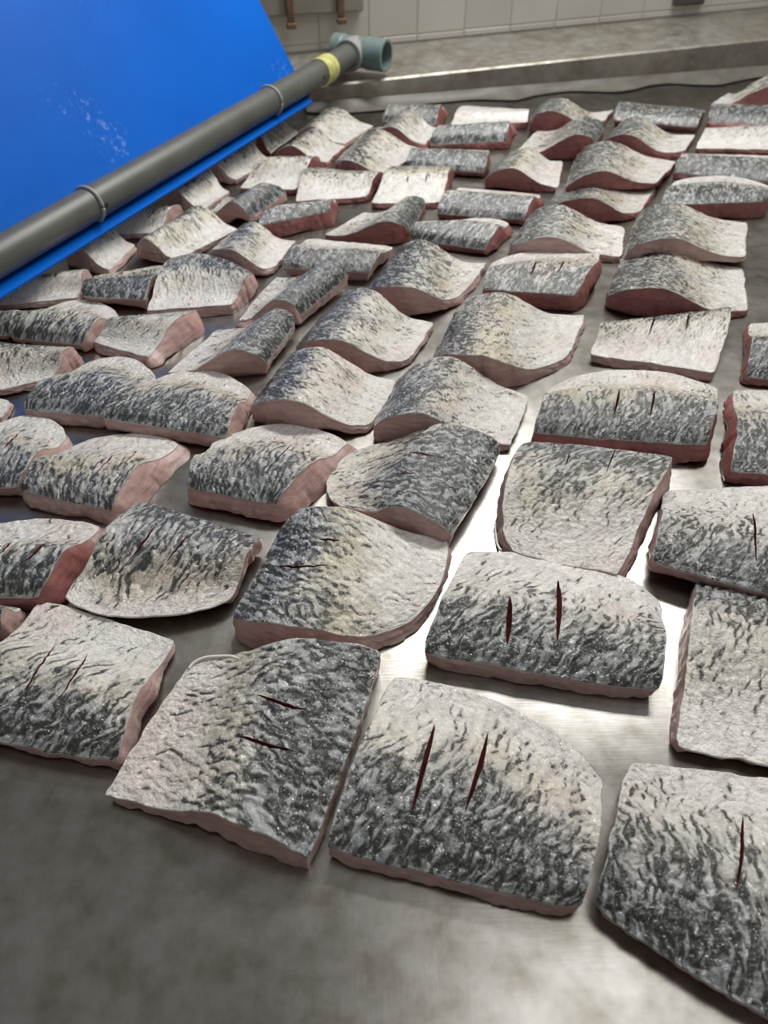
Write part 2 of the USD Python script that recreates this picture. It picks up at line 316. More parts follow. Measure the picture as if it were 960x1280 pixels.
for cx in (112, 338):
    w = on_pipe(cx, 0)
    ang = np.linspace(-0.35 * np.pi, 1.02 * np.pi, 26)
    pts = [p_start + pd * w + (-nl) * math.cos(q_) * (PR + 0.0006) + np.array([0, 0, 1]) * math.sin(q_) * (PR + 0.0006) for q_ in ang]
    c = tube(pts, 0.0021, 8); part(gp, 'clip_ring', c, M['clip'], smooth=60, label='pale raised ring around the pipe')
for cx, cy in ((114, 260), (389, 97)):
    # small dark screw hole on the side that faces the room
    w = on_pipe(cx + 3, 0); best = None
    for q_ in np.linspace(0.0, 1.4, 100):
        P = p_start + pd * w + (-nl) * math.cos(q_) * PR + np.array([0, 0, 1]) * math.sin(q_) * PR
        e = abs(project(P)[1] - cy)
        if best is None or e < best[0]: best = (e, P, (-nl) * math.cos(q_) + np.array([0, 0, 1]) * math.sin(q_))
    c = tube([best[1] - best[2] * 0.001, best[1] + best[2] * 0.0004], 0.0022, 12); part(gp, 'screw_hole', c, M['dark'])
w = on_pipe(405, 0)
tp = tube([p_start + pd * (w - 0.0145 + k * 0.0029) for k in range(11)], [PR + 0.0012 + 0.0005 * (k % 2) for k in range(11)], 28)
part(gp, 'tape', tp, M['tape'], smooth=40, label='crumpled yellow tape wrapped around the pipe end')
# tee fitting: run square to the pipe, open end to the right
RT = 0.0215
fe = p_start + pd * (on_pipe(437, 0)); fe[2] = max(fe[2], Z_UP + RT + 0.0005)
tfit = thing('pipe_fitting', 'grey green plastic tee fitting on the far end of the grey pipe', 'pipe fitting', fe)
def lathe_along(o, ax, prof2, n=40):
    ax = ax / np.linalg.norm(ax); a = np.cross(ax, [0, 0, 1.0]); a /= np.linalg.norm(a); b = np.cross(a, ax); v, f = [], []
    for (h, r) in prof2:
        for k in range(n):
            q_ = 2 * np.pi * k / n; v.append(o + ax * h + (a * math.cos(q_) + b * math.sin(q_)) * r)
    for i in range(len(prof2) - 1):
        for k in range(n):
            j = (k + 1) % n; f += [[i * n + k, i * n + j, (i + 1) * n + j], [i * n + k, (i + 1) * n + j, (i + 1) * n + k]]
    m = trimesh.Trimesh(np.array(v), f, process=False); m.fix_normals(); return m
rdir = -nl
ctr = fe + pd * 0.020
run = lathe_along(ctr, rdir, [(-0.034, RT - 0.004), (-0.034, RT), (-0.020, RT), (-0.018, RT - 0.0015), (0.018, RT - 0.0015), (0.020, RT), (0.050, RT), (0.0505, RT - 0.0005), (0.0505, RT - 0.004), (0.012, RT - 0.005), (0.010, 0.0002)])
part(tfit, 'run', run, M['fitting'], smooth=35)
col = lathe_along(fe, pd, [(-0.006, PR - 0.001), (-0.006, RT - 0.001), (-0.005, RT), (0.010, RT), (0.012, RT - 0.0008), (0.024, RT - 0.0012)])
part(tfit, 'collar', col, M['clip'], smooth=35, label='paler socket collar around the pipe')
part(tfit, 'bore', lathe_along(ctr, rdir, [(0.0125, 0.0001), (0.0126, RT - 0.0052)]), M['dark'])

# ------------------------------------------------------------------ the fish pieces
# Each piece: four corners of its skin in the photograph, turned into points over the table (D0 D1: the dark back edge, B1 B0: the pale belly edge),
# optional bends of the edges (Dm, Rm, Bm, Lm), slits, the height profile from back to belly, and a label.
FLAT = (0.011, 0.020, 0.42, 0.006)
HUMP = (0.010, 0.026, 0.36, 0.0065)
HIGH = (0.013, 0.031, 0.36, 0.006)
FISH = []
def fish(label, D0, D1, B1, B0, prof=FLAT, slits=(), pig=0.0, flare=(-3, -3, -4, -3), lift=(0, 0, 0, 0), zs=(1, 1), red=False, slit_w=0.8, warm=0.5, tilt=None, thread=(), **mids):
    FISH.append(dict(label=label, D0=D0, D1=D1, B1=B1, B0=B0, prof=prof, slits=slits, pig=pig, flare=flare, lift=lift, zs=zs, red=red, slit_w=slit_w, warm=warm, tilt=tilt, thread=thread, mids=mids))
# nearest rows
fish('fillet piece at the near left corner, pale top and two long thin slits', (-70,918),(143,955),(220,800),(50,750), slits=[((70,803),(20,880)),((110,817),(72,878))], slit_w=0.6, pig=-0.02, flare=(-2,2,-4,0))
fish('large near fillet piece, white on one side and black-mottled on the other', (478,812),(389,1076),(126,996),(236,829), prof=(0.014,0.024,0.38,0.007), slits=[((320,868),(382,888)),((297,920),(370,940))], pig=0.10, flare=(-1,0,-6,-3), Lm=(345,802), Rm=(258,1018), slit_w=1.0, thread=((236,836,.007),(246,826,.008),(262,821,.009),(282,820,.010),(300,824,.012)))
fish('near fillet piece with lattice-patterned pale corner and two slanting dark red slits', (405,1060),(729,1140),(757,968),(491,842), slits=[((543,905),(513,1020)),((610,915),(582,1018))], pig=0.06, flare=(1,-2,-4,-3), Bm=(632,880), slit_w=1.3)
fish('wide grey fillet piece cut off by the lower right corner, with one slit', (738,1130),(1040,1312),(1060,985),(786,950), slits=[((929,1020),(922,1115))], pig=0.02, Dm=(858,1210), slit_w=0.9, warm=0.25)
fish('blue-grey fillet piece with two upright gaping red slits and a sharp shadow on bright steel', (526,818),(826,864),(826,746),(583,688), slits=[((637,745),(634,808)),((698,724),(697,806))], pig=0.02, flare=(0,-5,-4,-3), Bm=(712,699), slit_w=1.6, warm=0.2)
fish('pale fillet piece with dark upper end, tucked under the grey-violet piece', (868,724),(1090,752),(1085,985),(843,933), prof=(0.010,0.019,0.4,0.009), pig=-0.06, flare=(-2,-2,-5,1), warm=0.35)
fish('grey-violet fillet piece with one slit, its dark edge resting on a paler piece', (814,703),(1030,762),(1040,606),(832,612), slits=[((942,640),(945,705))], pig=0.0, lift=(5,9,0,0), flare=(-2,-2,-2,0), warm=0.1)
fish('squarish fillet piece with dark back, long white belly and a loose white thread of membrane', (656,549),(843,570),(773,720),(638,690), prof=(0.014,0.024,0.32,0.007), slits=[((712,566),(706,582)),((770,560),(757,590))], pig=-0.10, flare=(-2,4,-2,3), Lm=(630,612), slit_w=0.42, thread=((631,634,.004),(622,648,.0012),(619,662,.0012),(621,677,.0012),(626,688,.004)))
fish('densely black-striped fillet piece with white belly corner and two hairline slits', (629,557),(567,671),(430,634),(441,562), prof=(0.013,0.025,0.42,0.007), slits=[((555,571),(512,565)),((522,592),(490,592))], pig=0.22, flare=(-4,2,-2,-2), Lm=(538,531), Bm=(409,606), slit_w=0.42)
fish('broad white-bellied fillet piece with dark corner and two faint horizontal slits, in the centre', (362,643),(287,773),(506,783),(562,674), prof=(0.014,0.024,0.36,0.007), slits=[((427,676),(397,674)),((412,707),(341,707))], pig=-0.04, flare=(-2,5,2,-2), Lm=(450,640), Rm=(408,788), Bm=(548,737), slit_w=0.7, warm=0.8)
fish('fillet piece with two bold dark slits under a black-scaled upper edge', (178,625),(331,675),(287,752),(76,748), prof=(0.013,0.021,0.4,0.007), slits=[((195,657),(159,704)),((236,666),(206,704))], pig=0.12, flare=(-2,-1,-9,-3), Bm=(172,771), slit_w=0.8, lift=(0,0,2,2))
fish('fillet piece at the left edge with two slits and a wide dark red cut face', (-110,745),(50,746),(130,656),(-30,662), slits=[((14,677),(-2,694)),((56,678),(28,704))], pig=-0.02, flare=(2,9,-2,-2), Bm=(48,649), red=True)
fish('small dark fillet end poking in at the left edge under the wide red cut face', (-80,800),(3,789),(26,760),(-60,752), pig=0.4, flare=(-2,3,-2,-2))
fish('fillet piece cut off by the left edge with one slit and grey lower side', (-90,612),(22,607),(88,545),(-45,548), slits=[((23,541),(0,564))], pig=0.0, flare=(-2,5,-2,-2), Bm=(38,519))
fish('fillet piece with a cream middle and a broad pink cut face casting onto bare steel', (25,613),(138,640),(227,555),(82,560), slits=[((143,566),(118,590)),((172,563),(150,585))], pig=-0.10, flare=(4,11,2,-2), Bm=(158,541), Rm=(175,581), slit_w=0.32, warm=0.9)
fish('fillet piece with a long pink cut side and two slits on a pale top', (232,610),(347,632),(437,552),(264,554), prof=(0.014,0.023,0.42,0.009), slits=[((363,557),(336,585)),((318,561),(296,587))], pig=0.0, flare=(5,11,2,-2), Bm=(352,530), slit_w=0.42)
fish('humped fillet piece with a snow-white flat belly, behind the densely striped piece', (500,472),(465,535),(641,556),(662,494), prof=HIGH, pig=0.0, flare=(-1,2,-2,-1), Lm=(580,453), Rm=(548,524))
fish('humped fillet piece with white belly and two faint curved slits, pink front face', (360,447),(310,510),(464,531),(498,474), prof=HIGH, slits=[((415,467),(385,462)),((400,482),(367,475))], pig=-0.10, flare=(-1,2,0,-2), Lm=(425,444), Rm=(392,509), slit_w=0.32)
fish('fillet piece with a peach-tinted patch and two slits, overlapping its darker neighbour', (126,523),(284,547),(318,488),(192,474), slits=[((240,487),(220,515)),((207,487),(187,505))], pig=0.0, lift=(5,0,0,3), flare=(2,5,-2,-2), Bm=(257,462), slit_w=0.32, warm=1.0)
fish('evenly dark-flecked fillet piece with an unslit rounded top, beside the peach-tinted one', (27,511),(150,521),(196,471),(84,466), pig=0.16, flare=(3,-2,-2,-2), Bm=(148,446))
fish('fillet piece with bright white lower half and two thin slits at left edge', (-60,425),(100,441),(62,473),(-60,500), slits=[((7,447),(-8,462)),((38,447),(28,458))], pig=-0.06, flare=(-2,5,2,-2), slit_w=0.32)
fish('tiny pale fillet tip at the left edge below the white-sided slit piece', (-85,487),(-95,527),(0,522),(13,500), pig=-0.5, flare=(-2,2,2,-2))
fish('round-topped fillet piece flecked grey, white at its upper tip, near the left edge', (9,420),(105,432),(150,393),(42,394), pig=-0.04, flare=(-2,4,-2,-2), Bm=(102,375))
fish('black fillet piece mostly hidden behind the round-topped piece at the left edge', (-60,422),(12,417),(42,388),(-50,387), pig=0.5)
fish('pale fillet piece with a wide slanted pink cut face on its end', (150,398),(248,387),(185,447),(116,428), prof=(0.017,0.022,0.3,0.008), pig=-0.22, flare=(-2,10,3,-2), Rm=(210,411))
fish('fillet piece with long white belly strip and rounded pink front under its dark back', (371,402),(334,455),(208,466),(272,412), prof=HUMP, pig=0.20, flare=(-2,2,-2,-2), Lm=(333,392), Rm=(274,443), lift=(4,0,0,0))
fish('fillet piece with a white tongue of belly, lying on the long dark piece behind', (437,343),(376,393),(296,401),(345,346), prof=HUMP, pig=0.24, flare=(-1,5,-2,-2), lift=(5,1,0,0), Lm=(396,332))
fish('long dark-flecked fillet piece partly under the piece with the white tongue', (350,334),(463,340),(492,308),(385,298), prof=(0.012,0.02,0.4,0.012), pig=0.12)
fish('wide lavender-white fillet piece with square pink front corner', (214,324),(320,343),(291,380),(183,389), prof=(0.014,0.022,0.4,0.009), pig=-0.04, flare=(-2,4,3,-2), Dm=(262,319))
# middle rows
fish('fillet piece sloping to a white lower corner, left of the long dark-flecked piece', (299,288),(256,318),(341,335),(370,300), prof=HUMP, pig=-0.02, flare=(0,2,0,-2), Lm=(328,283), Rm=(302,318))
fish('greenish-white speckled fillet piece with a torn white lower corner', (230,270),(168,314),(221,325),(298,286), prof=HUMP, pig=-0.06, flare=(0,2,0,-2), warm=0.9)
fish('pinkish-grey fillet piece just below the blue sheet, with darker upper side', (118,297),(81,321),(136,337),(170,305), prof=HUMP, pig=-0.10, flare=(0,2,2,-2))
fish('broad pale fillet piece disappearing under the blue sheet at the left edge', (16,352),(113,343),(98,372),(-20,384), pig=-0.15, flare=(0,2,2,-2))
fish('nearly black fillet piece with white fringe, wedged beside the lavender-white piece', (100,370),(183,375),(204,331),(119,345), prof=(0.012,0.018,0.4,0.009), pig=0.45)
fish('plain pale grey fillet piece half under the blue sheet, above the pinkish-grey one', (150,270),(228,261),(196,292),(136,291), pig=-0.12, flare=(-2,2,2,-2))
fish('grey fillet piece with a white edge, touching the blue sheet', (248,221),(206,247),(251,263),(287,239), prof=HUMP, pig=-0.05, flare=(-2,2,1,-2))
fish('fillet piece with bright white tip, close under the upper stretch of the blue sheet', (301,191),(255,218),(296,224),(339,198), prof=HUMP, pig=-0.06, flare=(-1,2,1,-2))
fish('slate-dark rounded fillet piece with white belly showing on its far side', (358,240),(315,272),(256,268),(286,246), prof=HUMP, pig=0.35, flare=(0,2,-2,-2), Lm=(318,233))
fish('blue-grey fillet piece with a long dull red cut side', (323,282),(412,264),(420,249),(345,257), prof=(0.016,0.022,0.4,0.011), pig=0.12, flare=(5,4,-2,-2), red=True, warm=0.1)
fish('wide pale fillet piece with a thin red lower edge, right of the slate-dark one', (385,213),(482,220),(456,246),(368,251), pig=-0.06, flare=(-2,2,2,-2), red=True)
fish('pale grey fillet piece whose back edge shows dull red, next to the bright white tip', (340,205),(402,202),(370,236),(298,235), prof=HUMP, pig=-0.10, flare=(4,2,2,-2), red=True)
fish('small dark humped fillet piece with white lower edge, near the end of the blue sheet', (377,174),(342,197),(408,203),(431,182), prof=HUMP, pig=0.0, flare=(0,2,1,-2), red=True)
fish('fillet piece with pointed white end, the farthest in front of the grey pipe', (396,147),(369,172),(430,180),(467,157), prof=HUMP, pig=-0.04, flare=(-1,2,1,-2))
fish('dim dark fillet piece tucked against the end of the blue sheet', (343,154),(319,183),(338,191),(374,165), prof=HUMP, pig=0.2, red=True)
fish('dark grey far fillet piece with a maroon cut end, against the steel ledge', (477,152),(545,156),(556,134),(500,138), prof=HUMP, pig=0.22, flare=(-2,6,-2,-2), red=True)
fish('upper of two stacked white-bellied fillet pieces in the back rows', (496,146),(465,172),(531,180),(549,160), prof=HUMP, pig=-0.02, lift=(0,6,5,0), flare=(0,2,2,-2), red=True)
fish('lower of two stacked white-bellied fillet pieces, with dark rounded left end', (452,171),(417,203),(498,207),(531,186), prof=HUMP, pig=-0.02, flare=(0,2,1,-2), red=True, Rm=(450,206))
fish('dark mottled fillet piece with unslit rounded top, below the dark far red-fronted one', (508,208),(605,216),(613,188),(522,185), pig=0.25, flare=(-2,2,-2,-2), red=True)
fish('cream fillet piece with two small upright slits and a red lower edge', (493,211),(567,210),(551,253),(463,254), pig=-0.16, slits=[((510,219),(508,230)),((534,217),(531,230))], flare=(-2,3,2,-2), red=True, slit_w=0.8, warm=1.0)
fish('fillet piece with a white belly tongue and purple-red front, beside the dark gap', (534,253),(513,289),(404,294),(455,265), prof=HUMP, pig=0.15, flare=(-1,3,-2,-2), red=True, Lm=(500,251), Rm=(462,281))
fish('brownish fillet piece with two slanting slits and a very dark red end', (513,300),(608,312),(638,280),(530,283), slits=[((565,284),(554,295)),((594,280),(586,292))], pig=0.06, flare=(-2,6,-2,-2), red=True, Bm=(597,272), slit_w=0.7, warm=1.0)
fish('humped fillet piece with wavy grey lines and white right side, a hollow under its front', (497,311),(459,362),(589,357),(608,328), prof=HIGH, pig=0.02, flare=(0,2,2,-2), Lm=(548,308), Rm=(530,364))
fish('humped fillet piece with a bright white square corner, in front of the wavy-lined one', (425,371),(367,434),(512,450),(542,402), prof=HIGH, pig=0.02, flare=(0,2,1,-2), Lm=(478,371), Rm=(443,432))
fish('big humped fillet piece with yellowish mottling and a wide white belly', (576,379),(538,446),(712,445),(731,392), prof=HIGH, pig=-0.05, flare=(-1,3,2,-2), Lm=(648,373), Rm=(622,450), warm=1.0)
fish('fillet piece with two short slits, a thick red front and a red end', (603,361),(722,369),(753,316),(614,329), prof=(0.016,0.023,0.4,0.010), slits=[((670,326),(662,347)),((705,325),(697,341))], pig=0.02, flare=(3,6,-2,-2), red=True, Bm=(682,311), slit_w=1.0)
fish('humped fillet piece with cream belly, directly behind the thick red-fronted one', (660,270),(634,313),(776,321),(781,283), prof=HUMP, pig=0.04, flare=(0,2,1,-2), Lm=(718,262))
fish('front one of two overlapping humped pieces with pale belly flaps, purple-red arched front', (697,232),(684,262),(802,263),(820,234), prof=HIGH, pig=0.10, flare=(0,2,1,-2), red=True, Rm=(752,251), zs=(0.3,1))
fish('rear one of two overlapping humped pieces with pale belly flaps, lying on the front one', (722,191),(706,234),(822,228),(846,201), prof=HUMP, pig=0.04, lift=(0,12,8,0), flare=(0,0,0,-2), red=True, Lm=(778,181))
fish('cream-topped fillet piece with clean white edge and a low red front', (632,196),(604,224),(698,234),(704,201), prof=HUMP, pig=-0.10, flare=(-1,2,2,-2), red=True, Lm=(672,189), warm=0.9)
fish('rounded fillet piece with fine upright streaks, just below the cream-topped one', (545,267),(655,275),(678,243),(572,234), pig=0.08, flare=(-2,4,-2,-2), red=True, warm=0.9)
fish('grey fillet piece with dark red front and end, below the pale pink far piece', (536,181),(632,176),(641,157),(565,163), prof=HUMP, pig=0.20, flare=(2,6,-2,-2), red=True)
fish('fillet piece with a bright white belly tongue and purple front, in the back rows', (757,160),(745,179),(645,190),(672,163), prof=HIGH, pig=0.20, flare=(-1,3,-2,-2), red=True, Lm=(718,149), Rm=(705,173))
fish('far fillet piece with an arched purple front and small white flap, against the ledge', (676,131),(662,149),(756,151),(767,137), prof=HIGH, pig=0.10, flare=(0,3,1,-2), red=True, Lm=(716,128), Rm=(705,143))
fish('plain pinkish-white far fillet piece with a thin red edge', (577,132),(662,137),(659,152),(562,156), prof=(0.014,0.016,0.4,0.009), pig=-0.7, flare=(-2,2,2,-2), red=True)
fish('long dark speckled fillet piece nearest the wavy film, without any white', (766,150),(872,159),(882,138),(778,127), pig=0.45, flare=(-2,-2,-2,-2), red=True)
fish('humped back-row fillet piece with a white square flap and deep red arched front', (772,157),(755,177),(856,189),(870,168), prof=HIGH, pig=0.06, flare=(0,3,1,-2), red=True, Lm=(812,151), Rm=(800,174))
fish('farthest fillet piece, a white flap and arched red front beside the ledge', (1000,98),(990,116),(888,131),(910,116), prof=HIGH, pig=0.05, flare=(0,3,0,-2), red=True, Lm=(945,101), Rm=(940,115))
fish('black-speckled far fillet piece with a folded reddish lower edge', (883,151),(990,158),(1000,132),(896,130), pig=0.30, slits=[((950,127),(950,134))], red=True, flare=(4,2,-2,-2), slit_w=0.42)
fish('silvery fillet piece with one short slit and a thin red front, near the far right', (884,166),(1010,157),(1000,187),(868,185), pig=-0.12, slits=[((934,160),(935,168))], red=True, flare=(-2,2,2,-2), slit_w=0.42, warm=0.1)
fish('speckled fillet piece with two short slits, below the silvery one', (843,216),(975,228),(990,195),(857,192), pig=0.14, slits=[((891,194),(890,204)),((920,194),(920,203))], red=True, flare=(2,2,-2,-2), slit_w=0.42)
fish('fillet piece with two short slits and blue-grey lower side over a brown-red cut', (826,256),(958,252),(968,235),(842,227), prof=(0.018,0.024,0.4,0.012), pig=0.06, slits=[((871,232),(874,243)),((901,230),(902,240))], red=True, flare=(3,2,-2,-2), Bm=(907,220), slit_w=0.42, warm=0.2)
fish('upper humped piece of the pair beside bare steel, white flap with pink end', (797,268),(781,316),(932,322),(935,278), prof=HUMP, pig=0.08, lift=(0,9,8,0), flare=(0,1,1,-2), Lm=(860,258))
fish('lower humped piece of the pair beside bare steel, wide dark red arched front', (779,318),(758,370),(935,388),(930,335), prof=HIGH, pig=0.02, zs=(0.55,1), flare=(0,2,1,-2), red=True, Rm=(850,367))
fish('flat whitish fillet piece, two slits in its dark upper edge, bright red lower rim', (752,405),(914,383),(896,466),(738,443), prof=(0.010,0.018,0.35,0.008), slits=[((820,392),(811,421)),((861,391),(857,414))], pig=-0.20, flare=(-2,-2,3,-2), slit_w=0.9)
fish('long fillet piece with two slits and a wet black lower half', (665,541),(884,556),(900,484),(687,481), prof=(0.015,0.026,0.45,0.012), slits=[((774,486),(768,519)),((819,488),(812,522))], pig=0.12, flare=(5,2,-2,-2), Bm=(790,462), red=True, slit_w=0.9, warm=0.8)
fish('speckled fillet corner at the right edge, farther of two', (932,471),(1050,480),(1060,400),(936,404), pig=0.14, flare=(2,-2,-2,2), red=True)
fish('fillet piece at the right edge with glossy black lower half, nearer of two', (913,589),(1050,600),(1060,490),(917,487), pig=0.12, flare=(2,-2,-2,4), red=True)


def cell_pattern(s, t, seed):
    """Jittered staggered scale pockets at (s, t) in metres: F1, F2, the direction between the two nearest pockets and a number per pocket."""
    A, B = 0.0066, 0.0088
    x, y = s / A, t / B
    iy = np.floor(y).astype(int)
    best1 = np.full(x.shape, 9.0); best2 = np.full(x.shape, 9.0); c1 = np.zeros(x.shape + (2,)); c2 = np.zeros(x.shape + (2,)); h1 = np.zeros(x.shape)
    for dj in (-1, 0, 1):
        j = iy + dj; off = 0.5 * (j % 2); ix = np.floor(x - off).astype(int)
        for di in (-1, 0, 1):
            i = ix + di
            hsh = (i * 374761393 + j * 668265263 + seed * 9176941) & 0xFFFFFFFF
            hsh = ((hsh ^ (hsh >> 13)) * 1274126177) & 0xFFFFFFFF; hsh ^= hsh >> 16
            jx, jy, hv = (hsh & 1023) / 1023.0, ((hsh >> 10) & 1023) / 1023.0, ((hsh >> 20) & 1023) / 1023.0
            cx, cy = i + off + 0.5 + (jx - 0.5) * 0.42, j + 0.5 + (jy - 0.5) * 0.42
            d = np.hypot(x - cx, (y - cy))
            near = d < best1
            best2 = np.where(near, best1, np.minimum(best2, d))
            c2 = np.where(near[..., None], c1, np.where((d <= best2)[..., None], np.stack([cx, cy], -1), c2))
            c1 = np.where(near[..., None], np.stack([cx, cy], -1), c1); h1 = np.where(near, hv, h1); best1 = np.minimum(best1, d)
    dv = c2 - c1; dv = dv / (np.linalg.norm(dv, axis=-1, keepdims=True) + 1e-9)
    return best1, best2, dv, h1

def surface(F):
    if F['prof'] == FLAT and np.mean([F[k][1] for k in ('D0', 'D1', 'B0', 'B1')]) < 480: F['prof'] = (0.0075, 0.020, 0.42, 0.0065)
    """The skin as a function of (u along the fish, v from back to belly)."""
    zd, zm, vp, zb = F['prof']
    zf = PchipInterpolator([0, 0.12, vp, 0.80, 1.0], [zd, zd + (zm - zd) * 0.60, zm, zb + (zm - zb) * 0.12, zb])
    l00, l10, l11, l01 = [x / 1000 for x in F['lift']]
    def Z(u, v):
        sc = F['zs'][0] + (F['zs'][1] - F['zs'][0]) * u
        return zf(np.clip(v, 0, 1)) * sc
    def LIFT(u, v): return l00 * (1 - u) * (1 - v) + l10 * u * (1 - v) + l11 * u * v + l01 * (1 - u) * v
    def node(px, u, v): return at(px[0], px[1], float(Z(u, v) + LIFT(u, v)))[:2]
    C = {'D0': node(F['D0'], 0, 0), 'D1': node(F['D1'], 1, 0), 'B1': node(F['B1'], 1, 1), 'B0': node(F['B0'], 0, 1)}
    def mid(k, a, b, u, v):
        return node(F['mids'][k], u, v) if k in F['mids'] else (C[a] + C[b]) / 2
    E = {'D': (C['D0'], mid('Dm', 'D0', 'D1', .5, 0), C['D1']), 'B': (C['B0'], mid('Bm', 'B0', 'B1', .5, 1), C['B1']),
         'L': (C['D0'], mid('Lm', 'D0', 'B0', 0, .5), C['B0']), 'R': (C['D1'], mid('Rm', 'D1', 'B1', 1, .5), C['B1'])}
    def cv(e, t):
        a, m, b = E[e]; t = np.asarray(t)[..., None]
        return a * (1 - t) * (1 - 2 * t) + m * 4 * t * (1 - t) + b * t * (2 * t - 1)
    def XY(u, v):
        U, V_ = u[..., None], v[..., None]
        P = (1 - V_) * cv('D', u) + V_ * cv('B', u) + (1 - U) * cv('L', v) + U * cv('R', v)
        P = P - ((1 - U) * (1 - V_) * C['D0'] + U * (1 - V_) * C['D1'] + U * V_ * C['B1'] + (1 - U) * V_ * C['B0'])
        c = (C['D0'] + C['D1'] + C['B0'] + C['B1']) / 4
        rnd = 0.030 * (np.abs(2 * u - 1) ** 9 * np.abs(2 * v - 1) ** 9)[..., None]   # softened corners
        return P + (c - P) * rnd
    return XY, Z, LIFT, C

GROUP = 'fish fillet pieces laid out on the steel table'
def build(F, seed):
    rng = np.random.default_rng(seed)
    XY, Z, LIFT, C = surface(F)
    Lu = 0.5 * (np.linalg.norm(C['D1'] - C['D0']) + np.linalg.norm(C['B1'] - C['B0'])); Lv = 0.5 * (np.linalg.norm(C['B0'] - C['D0']) + np.linalg.norm(C['B1'] - C['D1'])) * 1.08
    px = np.array([F[k] for k in ('D0', 'D1', 'B1', 'B0')], float)
    pu = 0.5 * (np.linalg.norm(px[1] - px[0]) + np.linalg.norm(px[2] - px[3])); pv = 0.5 * (np.linalg.norm(px[3] - px[0]) + np.linalg.norm(px[2] - px[1]))
    nu, nv = int(np.clip(max(pu / 1.45, Lu / 0.0016), 44, 230)), int(np.clip(max(pv / 1.45, Lv / 0.0016), 36, 200))
    # slits: from pixels to (u, v)
    gu, gv = np.meshgrid(np.linspace(0, 1, 80), np.linspace(0, 1, 80))
    pr = project(np.dstack([XY(gu, gv), Z(gu, gv) + LIFT(gu, gv)]))
    def uv_of(p): k = np.argmin(((pr - np.array(p)) ** 2).sum(-1)); return gu.flat[k], gv.flat[k]
    slits = []
    for p, q in F['slits']:
        a, b = uv_of(p), uv_of(q)
        if a[1] > b[1]: a, b = b, a
        if b[1] - a[1] < 0.08: b = (b[0], min(1, a[1] + 0.1))
        w_ = np.array([uv_of((p[0] + (q[0] - p[0]) * k, p[1] + (q[1] - p[1]) * k)) for k in np.linspace(0, 1, 13)]); w_ = w_[np.argsort(w_[:, 1])]
        line = np.polyfit(w_[:, 1], w_[:, 0], 2) if np.ptp(w_[:, 1]) > 0.15 else np.polyfit([a[1], b[1]], [a[0], b[0]], 1)
        a, b = (float(np.polyval(line, a[1])), a[1]), (float(np.polyval(line, b[1])), b[1])
        slits.append((a, b, line))
    slits.sort(key=lambda s_: s_[0][0] + s_[1][0])
    hw = F['slit_w'] / 1000 / Lu
    base = np.linspace(0, 1, nu)
    cs = [(c, None, 0) for c in base]
    for k, (a, b, line) in enumerate(slits):
        ub = (a[0] + b[0]) / 2
        cs = [c for c in cs if c[1] is not None or abs(c[0] - ub) > 1.6 * hw] + [(ub - hw, k, -1), (ub, k, 0), (ub + hw, k, 1)]
    cs.sort(key=lambda c: c[0])
    v = np.linspace(0, 1, nv); v = v - 0.045 * np.sin(2 * np.pi * v) * 0.5      # a few more rows at the rims
    c0 = np.array([c[0] for c in cs]); nu = len(cs)
    U = np.repeat(c0[None], nv, 0); V = np.repeat(v[:, None], nu, 1); dep = np.zeros_like(U); nearslit = np.zeros_like(U)
    for k, (a, b, line) in enumerate(slits):
        ub = (a[0] + b[0]) / 2; tt = np.clip((v - a[1]) / (b[1] - a[1]), 0, 1)
        bow = 0.3 * hw * 4 * tt * (1 - tt)
        sh = np.polyval(line, np.clip(v, a[1], b[1])) + bow - ub
        wv = np.maximum(np.sin(np.pi * tt), 0) ** 0.7
        for i, c in enumerate(cs):
            tent = max(0, 1 - max(0, abs(c[0] - ub) - hw) / 0.17)
            if c[1] == k:
                U[:, i] += sh + c[2] * hw * (np.maximum(wv, 0.06) - 1)
                if c[2] == 0: dep[:, i] = 0.0050 * wv
                else: nearslit[:, i] = wv
            else: U[:, i] += sh * tent
    U = np.clip(U, 0, 1)
    P2 = XY(U, V); z = Z(U, V) + LIFT(U, V)
    # skin pattern ---------------------------------------------------------
    my = px[:, 1].mean(); psc = float(np.interp(my, [330, 560, 700], [1.7, 1.5, 1.12]))   # pieces of smaller fish have finer scales
    s, t = U * Lu * psc, V * Lv * psc
    so = rng.random(3) * 40
    ns = lambda f, k, oct=2: meshkit.fbm(np.dstack([s * f + so[0], t * f + so[1], np.full_like(s, so[2] + 7.3 * k)]), oct, seed)
    NZ = lambda x, y, k, o=2: meshkit.fbm(np.dstack([x + so[0], y + so[1], np.full_like(s, so[2] + 7.3 * k)]), o, seed)
    tilt = rng.uniform(-0.6, 0.6) if F['tilt'] is None else F['tilt']
    w1, w2, w3, w4 = ns(60, 1), ns(60, 2), ns(230, 21), ns(230, 22)
    sw = s + (w1 - 0.5) * 0.013 + (w3 - 0.5) * 0.0040 + tilt * (t - Lv * psc / 2) * 0.8; tw_ = t + (w2 - 0.5) * 0.013 + (w4 - 0.5) * 0.0040
    F1, F2, dv, hv = cell_pattern(sw + so[0], tw_ + so[1], seed)
    edge = F2 - F1
    groove = 1 - sstep(edge, 0.0, 0.55)
    side = np.abs(dv[..., 0]) ** 2
    big, mid_ = ns(26, 3, 3), ns(150, 4)
    brk, aniso, an2, fine = NZ(sw * 190, tw_ * 100, 31), NZ(sw * 640, tw_ * 210, 5, 3), NZ(sw * 290, tw_ * 120, 6), ns(500, 7)
    vv = V + (big - 0.5) * 0.60 - F['pig']
    back = 1 - sstep(vv, 0.05, 1.10)                                       # 1 at the back, 0 at the belly
    fld = 0.66 * groove * (0.25 + 0.75 * side) * sstep(brk, 0.30, 0.62) + (aniso - 0.5) * 1.15 + (an2 - 0.5) * 0.85
